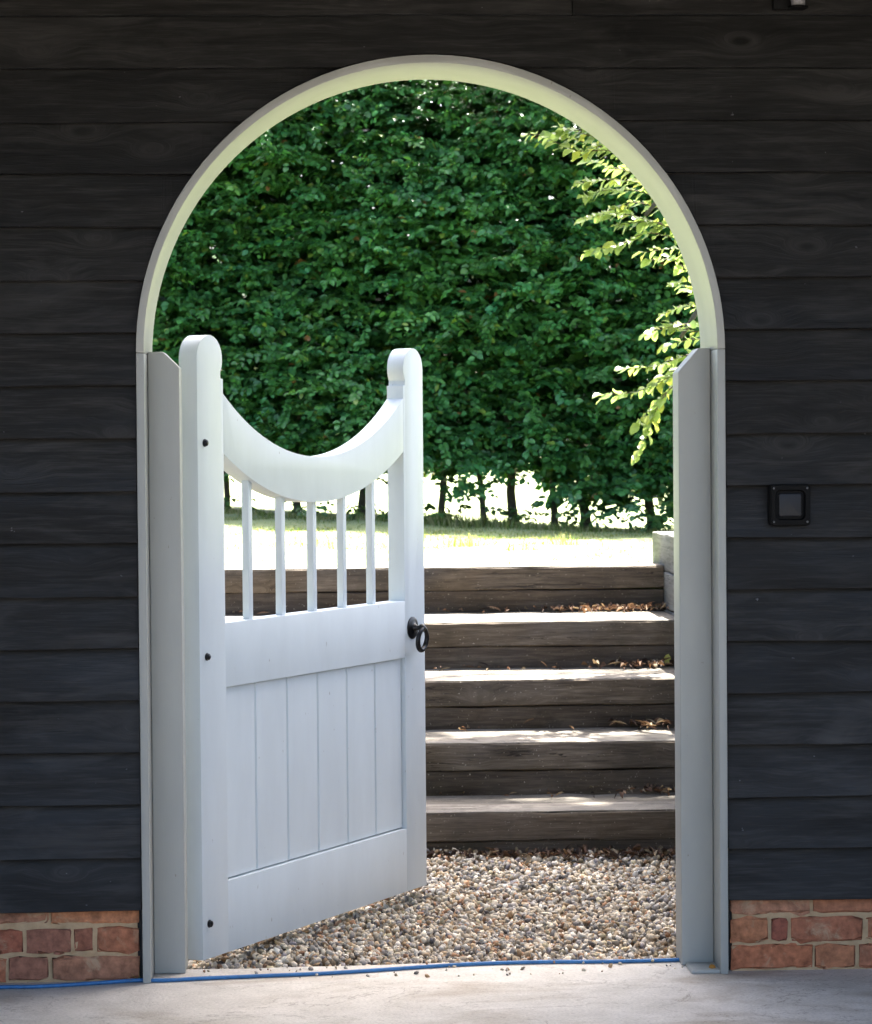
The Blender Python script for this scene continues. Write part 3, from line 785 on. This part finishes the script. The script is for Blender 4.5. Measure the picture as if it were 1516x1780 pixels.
# trunks where the photograph shows them: pixel of the foot, lean in pixels, thickness
for u, v, lean, w in ((395, 892, -8, .05), (518, 893, 6, .06), (632, 902, -2, .062), (770, 906, 0, .058), (846, 912, -26, .05), (894, 914, -8, .075), (962, 910, 4, .055), (1018, 921, -12, .075), (1132, 926, -4, .07), (300, 890, 4, .06), (200, 888, 0, .06), (1215, 930, 6, .06), (1290, 934, 0, .07)):
    d = ray(u, v)
    t = 17.3/d[1]
    for _ in range(6): P = CAM+d*t; t += (hedge_y(P[0])+.5-P[1])/d[1]
    P = CAM+d*t; gz0 = float(lawn_z(P[0], P[1]))
    pts = []; rr_ = []
    for k in range(8):
        f = k/7; z = gz0-.05+f*1.0
        pts.append((P[0]+lean/259*f*1.4+.012*math.sin(k*1.7+u), P[1]+.02*math.sin(k+u), z)); rr_.append(w/2*(1.25 if k == 0 else 1.0-.45*f)*random.uniform(.93, 1.07))
    tr = link('trunk', tube_mesh('trunk', pts, rr_, 9), M['bark']); tr.parent = hedge; tr.matrix_parent_inverse = Matrix.Translation((-.6, -10.4, -.88))

# overhanging beech at the right of the steps
tree = tag(empty('beech_tree', (2.45, 3.3, .88)), 'overhanging beech with bright backlit leaves reaching in from the right', 'tree')
def tchild(o): o.parent = tree; o.matrix_parent_inverse = Matrix.Translation((-2.45, -3.3, -.88)); return o
tchild(link('trunk', tube_mesh('trunk', [(2.45, 3.3, .8), (2.43, 3.32, 1.6), (2.38, 3.35, 2.6), (2.36, 3.6, 4.2), (2.45, 4.1, 6.0), (2.55, 4.7, 7.8), (2.65, 5.1, 9.4)], [.15, .13, .12, .105, .085, .06, .025], 12), M['bark']))
limbs = [[(2.36, 3.3, 2.7), (1.9, 3.5, 3.0), (1.5, 3.75, 2.9), (1.22, 3.8, 2.55), (1.05, 3.8, 2.35)],
         [(2.38, 3.3, 2.3), (1.85, 3.6, 2.45), (1.45, 3.8, 2.2), (1.2, 3.85, 1.85)],
         [(2.48, 4.2, 6.3), (2.0, 4.3, 7.4), (1.5, 4.4, 8.4), (1.2, 4.5, 9.0)],
         [(2.5, 4.4, 6.9), (2.9, 5.2, 7.9), (3.2, 6.0, 8.8), (3.3, 6.5, 9.2)],
         [(2.52, 4.5, 7.2), (3.2, 4.2, 8.2), (3.9, 4.3, 9.0)],
         [(2.55, 4.7, 7.8), (2.2, 5.4, 8.6), (1.9, 6.2, 9.2)]]
for L_ in limbs:
    P = smooth_path(L_, 5)
    tchild(link('limb', tube_mesh('limb', P, list(np.linspace(.034, .008, len(P))), 8), M['bark']))
# crown high over the gravel (above the view), casting the broken shade
def crown_base(n):
    out = []
    while len(out) < n:
        p = rng.uniform((.6, 2.2, 7.6), (4.7, 7.6, 10.4))
        q = (p-np.array([2.65, 4.9, 9.0]))/np.array([1.9, 2.6, 1.35])
        if len(out) % 3 == 0: q = (p-np.array([2.2, 3.5, 8.7]))/np.array([1.35, .95, .9])
        b = p-np.array(sdir)*((p[2]-1.9)/sdir[2])          # open to the sun: the left reveal of the arch and the low branch
        if b[0] < -.60 and b[1] < .8 or (.5 < b[0] < 1.7 and 3.35 < b[1] < 4.05): continue
        if (q*q).sum() < 1: out.append(p)
    return np.array(out)
def any_dir(n):
    a = rng.uniform(0, 2*math.pi, n); return np.stack([np.cos(a), np.sin(a), rng.uniform(-.3, .2, n)], 1)
Fc_, Nc, Sc, Tc, Ic = build_sprays(3300, crown_base, any_dir, per=9, length=(.25, .45), lsize=(.08, .11), face=0)
cr = leaf_mesh('crown', Fc_, Nc, Sc, Tc, leaf_cols(Ic, 3300, (.075, .15, .035), yl=0), M['beech']); tchild(cr); cr['kind'] = 'stuff'
# the sprays that hang into the picture, leaf by leaf
leafm = []
for k in range(8):
    V, Fq = leaf_template(random.uniform(.29, .37), random.uniform(.03, .16), random.uniform(-.08, .3), .07, 40+k)
    me = mesh('leaf', V, Fq, True); c = np.array([.125, .19, .055])*random.uniform(.8, 1.25)
    if k == 7: c = np.array([.16, .20, .04])
    set_tint(me, np.repeat(c[None], len(V), 0)); me.materials.append(M['beech']); leafm.append(me)
SPR = [(3.75, [(1150, 295), (1075, 265), (1000, 243), (918, 232)]), (3.7, [(1120, 290), (1050, 245), (970, 220)]), (3.85, [(1160, 320), (1100, 300), (1045, 285), (1000, 262)]),
       (3.65, [(1190, 370), (1120, 335), (1060, 330), (1018, 340)]), (3.75, [(1190, 380), (1110, 352), (1060, 366), (1014, 380)]), (3.8, [(1200, 400), (1130, 385), (1075, 392)]),
       (3.7, [(1210, 425), (1130, 405), (1078, 424), (1026, 438)]), (3.85, [(1225, 440), (1175, 432), (1120, 438)]), (3.75, [(1230, 490), (1195, 470), (1165, 445)]), (3.8, [(1238, 520), (1205, 505), (1175, 490)]),
       (3.75, [(1240, 545), (1195, 530), (1155, 545)]), (3.7, [(1245, 560), (1190, 563), (1130, 577)]), (3.8, [(1245, 590), (1200, 590), (1160, 600)]), (3.7, [(1245, 605), (1190, 618), (1140, 637), (1088, 640)]),
       (3.65, [(1230, 625), (1165, 655), (1110, 680), (1050, 686)]), (3.6, [(1200, 640), (1150, 695), (1128, 745), (1104, 795)]), (3.9, [(1235, 610), (1180, 640), (1135, 668)]), (3.6, [(1190, 655), (1150, 690), (1110, 735)]),
       (3.72, [(1130, 285), (1060, 262), (1005, 262), (955, 242)]), (3.7, [(1090, 265), (1020, 228), (960, 232)]), (3.78, [(1180, 345), (1110, 318), (1050, 312), (1010, 318)]), (3.7, [(1205, 410), (1150, 390), (1090, 372), (1045, 372)]), (3.8, [(1225, 470), (1180, 452), (1130, 452)]), (3.75, [(1240, 575), (1200, 575), (1165, 560)])]
for y0, pp in SPR:
    P = [at_y(u, v, y0+.25*(u-1050)/200*.5+random.uniform(-.08, .08)) for u, v in pp]
    sp = smooth_path(P, 6); sp = [np.array(q) for q in sp]
    tchild(link('twig', tube_mesh('twig', sp, list(np.linspace(.0028, .0011, len(sp))), 6), M['twig']))
    ln = sum(np.linalg.norm(sp[i+1]-sp[i]) for i in range(len(sp)-1)); n = max(6, int(ln/.017))
    for k in range(n+1):
        f = k/n; i = min(int(f*(len(sp)-1)), len(sp)-2); q = sp[i]+(sp[i+1]-sp[i])*(f*(len(sp)-1)-i)
        d = norm(sp[i+1]-sp[i]); side = norm(np.cross(d, np.array([0, .45, 1.0])))
        sg = -1 if k % 2 else 1; a = random.gauss(.9, .2) if k < n else 0.1
        fv = d*math.cos(a)+side*sg*math.sin(a)+np.array([random.gauss(0, .15), random.gauss(0, .15), random.uniform(-.5, .05)])
        nv = np.array([random.gauss(0, .35), random.gauss(-.35, .35), 1.0])
        Rm = rot_from(fv[None], nv[None])[0]; s = random.uniform(.036, .066)*(1 if f > .25 else .9)
        o = bpy.data.objects.new('leaf', random.choice(leafm)); col.objects.link(o)
        Mx = Matrix.Identity(4)
        for r_ in range(3):
            for c_ in range(3): Mx[r_][c_] = Rm[r_][c_]*s
            Mx[r_][3] = q[r_]
        o.parent = tree; o.matrix_parent_inverse = Matrix.Translation((-2.45, -3.3, -.88)); o.matrix_basis = Mx

# ------------------------------------------------------------------ grass
bt = np.array([(-.5, 0, 0), (.5, 0, 0), (.38, .1, .5), (-.38, .1, .5), (0, .35, 1.0)]); bf = [(0, 1, 2, 3), (3, 2, 4)]
def blades(n, xf, hf, w):
    X, Y = xf(n); Z = lawn_z(X, Y)-.006; h = hf(X, Y)*rng.uniform(.5, 1.15, n)
    a = rng.uniform(0, 2*math.pi, n); lean = rng.normal(0, .3, n)
    z = norm(np.stack([np.sin(lean)*np.cos(a), np.sin(lean)*np.sin(a), np.cos(lean)], 1)); b = rng.uniform(0, 2*math.pi, n)
    y = norm(np.cross(z, np.stack([np.cos(b), np.sin(b), 0*b], 1))); x = np.cross(y, z)
    R_ = np.stack([x, y, z], -1); S_ = np.stack([w*rng.uniform(.7, 1.3, n), h, h], 1)
    c = np.array([.12, .18, .045])[None]*rng.uniform(.7, 1.4, (n, 1)); dry = rng.random(n) < .45; c[dry] = np.array([.31, .31, .17])
    return R_, S_, np.stack([X, Y, Z], 1), c
def lawn_pts(n):
    Y = 4.72+(10.6-4.72)*rng.random(n)**.8; X = rng.uniform(-1.7, 2.2, n); return X, Y
def edge_pts(n):
    X = rng.uniform(-2.6, 3.2, n); Y = hedge_y(X)-.05+rng.normal(0, .22, n); return X, Y
def tuft_pts(n):
    c = np.array([(.42, 6.9), (.50, 7.0), (.72, 6.4), (.2, 7.6), (1.0, 7.3), (-.3, 6.6)]); k = rng.integers(0, len(c), n); return c[k, 0]+rng.normal(0, .06, n), c[k, 1]+rng.normal(0, .07, n)
gp = [blades(22000, lawn_pts, lambda x, y: .022+0*x, .0045), blades(7000, edge_pts, lambda x, y: .075+.03*np.sin(x*3)+0*y, .006), blades(420, tuft_pts, lambda x, y: .075+0*x, .005)]
R, S, T, Cc = [np.concatenate(q) for q in zip(*gp)]
tag(link('grass', instance_mesh('grass', bt, bf, R, S, T, Cc), M['blades']), 'sunlit lawn grass with longer tufts along the hedge foot', 'grass', kind='stuff')

# small leafy growth round the hedge trunks
def under_base(n):
    x = rng.uniform(-1.6, 2.3, n); x = np.round(x*2.2)/2.2+rng.normal(0, .09, n); y = hedge_y(x)+.0+rng.normal(0, .2, n)
    return np.stack([x, y, lawn_z(x, y)+rng.uniform(.02, .13, n)], 1)
Fu, Nu, Su, Tu, Iu = build_sprays(120, under_base, any_dir, per=5, length=(.08, .2), lsize=(.04, .065), face=.3)
un = leaf_mesh('undergrowth', Fu, Nu, Su, Tu, leaf_cols(Iu, 120, (.07, .15, .04)), M['leaves']); un.parent = hedge; un.matrix_parent_inverse = Matrix.Translation((-.6, -10.4, -.88)); un['kind'] = 'stuff'

# ------------------------------------------------------------------ leaf litter on the treads and along the bottom step
def litter(name, label, spots, n, smin, smax):
    """curled dry leaves and bits of twig; spots: (x, y, z, sx, sy)"""
    k = rng.integers(0, len(spots), n); sp = np.array(spots)[k]
    P = sp[:, :3]+np.stack([rng.normal(0, 1, n)*sp[:, 3], rng.normal(0, 1, n)*sp[:, 4], np.abs(rng.normal(0, .005, n))], 1)
    a = rng.uniform(0, 2*math.pi, n)
    f = np.stack([np.cos(a), np.sin(a), rng.normal(.1, .25, n)], 1); nv = np.stack([rng.normal(0, .5, n), rng.normal(-.2, .5, n), np.ones(n)], 1)
    tw = rng.random(n) < .45
    Sz_ = np.stack([np.where(tw, .0022/.33, rng.uniform(smin, smax, n)*.8), np.where(tw, rng.uniform(.03, .075, n), rng.uniform(smin, smax, n)), np.where(tw, .02, rng.uniform(smin, smax, n)*1.6)], 1)
    pal = np.array([(.12, .07, .045), (.085, .052, .036), (.17, .11, .068), (.24, .19, .125), (.06, .042, .034)])
    c = pal[rng.integers(0, 5, n)]*rng.uniform(.7, 1.2, (n, 1))
    me = instance_mesh(name, leaf_template(.33, .28, .3, .05, 9)[0], LT[0][1], rot_from(f, nv), Sz_, P, c, True)
    return tag(link(name, me, M['litter']), label, 'leaf litter', kind='stuff')
litter('leaf_litter', 'brown dry leaves and twigs heaped on the step treads at the right', [(1.02, YF[1]-.05, ZT[0]+.012, .1, .04), (1.03, YF[2]-.06, ZT[1]+.012, .1, .05), (1.02, YF[3]-.06, ZT[2]+.012, .12, .05), (1.05, YF[4]-.08, ZT[3]+.012, .10, .06), (.9, YF[4]-.07, ZT[3]+.01, .12, .05)], 420, .018, .04)
litter('leaf_litter', 'dry brown leaves caught on gravel against the lowest step', [(x, 2.10, -.012, .09, .035) for x in np.arange(.1, 1.2, .12)], 380, .018, .045)
litter('leaf_litter', 'sparse crumbs of dead leaf scattered along the backs of the treads', [(x, YF[i+1]-.05, ZT[i]+.006, .2, .05) for i in range(4) for x in (-.6, -.2, .2, .5, .8)], 160, .008, .02)
one = instance_mesh('fallen_leaf', leaf_template(.36, .1, .1, .05, 3)[0], LT[0][1], rot_from(np.array([[.3, .1, .9]]), np.array([[.2, -1, .2]])), np.full((1, 3), .045), np.array([[1.11, YF[3]-.05, ZT[2]+.01]]), np.array([[.42, .40, .10]]), True)
tag(link('fallen_leaf', one, M['litter']), 'single yellow leaf standing in the litter on the middle step', 'leaf')
P = at_z(1232, 1682, .012)
one = instance_mesh('dry_leaf', leaf_template(.4, .2, .2, .06, 5)[0], LT[0][1], rot_from(np.array([[.9, .2, .1]]), np.array([[0, -.6, 1]])), np.full((1, 3), .022), np.array([P]), np.array([[.45, .22, .05]]), True)
tag(link('dry_leaf', one, M['litter']), 'tiny orange dry leaf at the foot of the right post', 'leaf')
P = at_z(236, 1706, 0)
n = 26; a = rng.uniform(0, 2*math.pi, n)
zdir = norm(np.stack([rng.normal(0, .5, n), rng.normal(-.2, .5, n), np.ones(n)], 1)); ydir = norm(np.cross(zdir, rng.normal(size=(n, 3)))); xdir = np.cross(ydir, zdir)
me = instance_mesh('weed_tuft', bt, bf, np.stack([xdir, ydir, zdir], -1), np.stack([np.full(n, .003), np.full(n, .03), rng.uniform(.012, .032, n)], 1), P+np.stack([rng.normal(0, .008, n), rng.normal(0, .004, n), np.zeros(n)], 1), np.array([[.30, .25, .12]])*rng.uniform(.6, 1.2, (n, 1)))
tag(link('weed_tuft', me, M['blades']), 'small dry weed tuft beside the hose at the left jamb', 'weed')
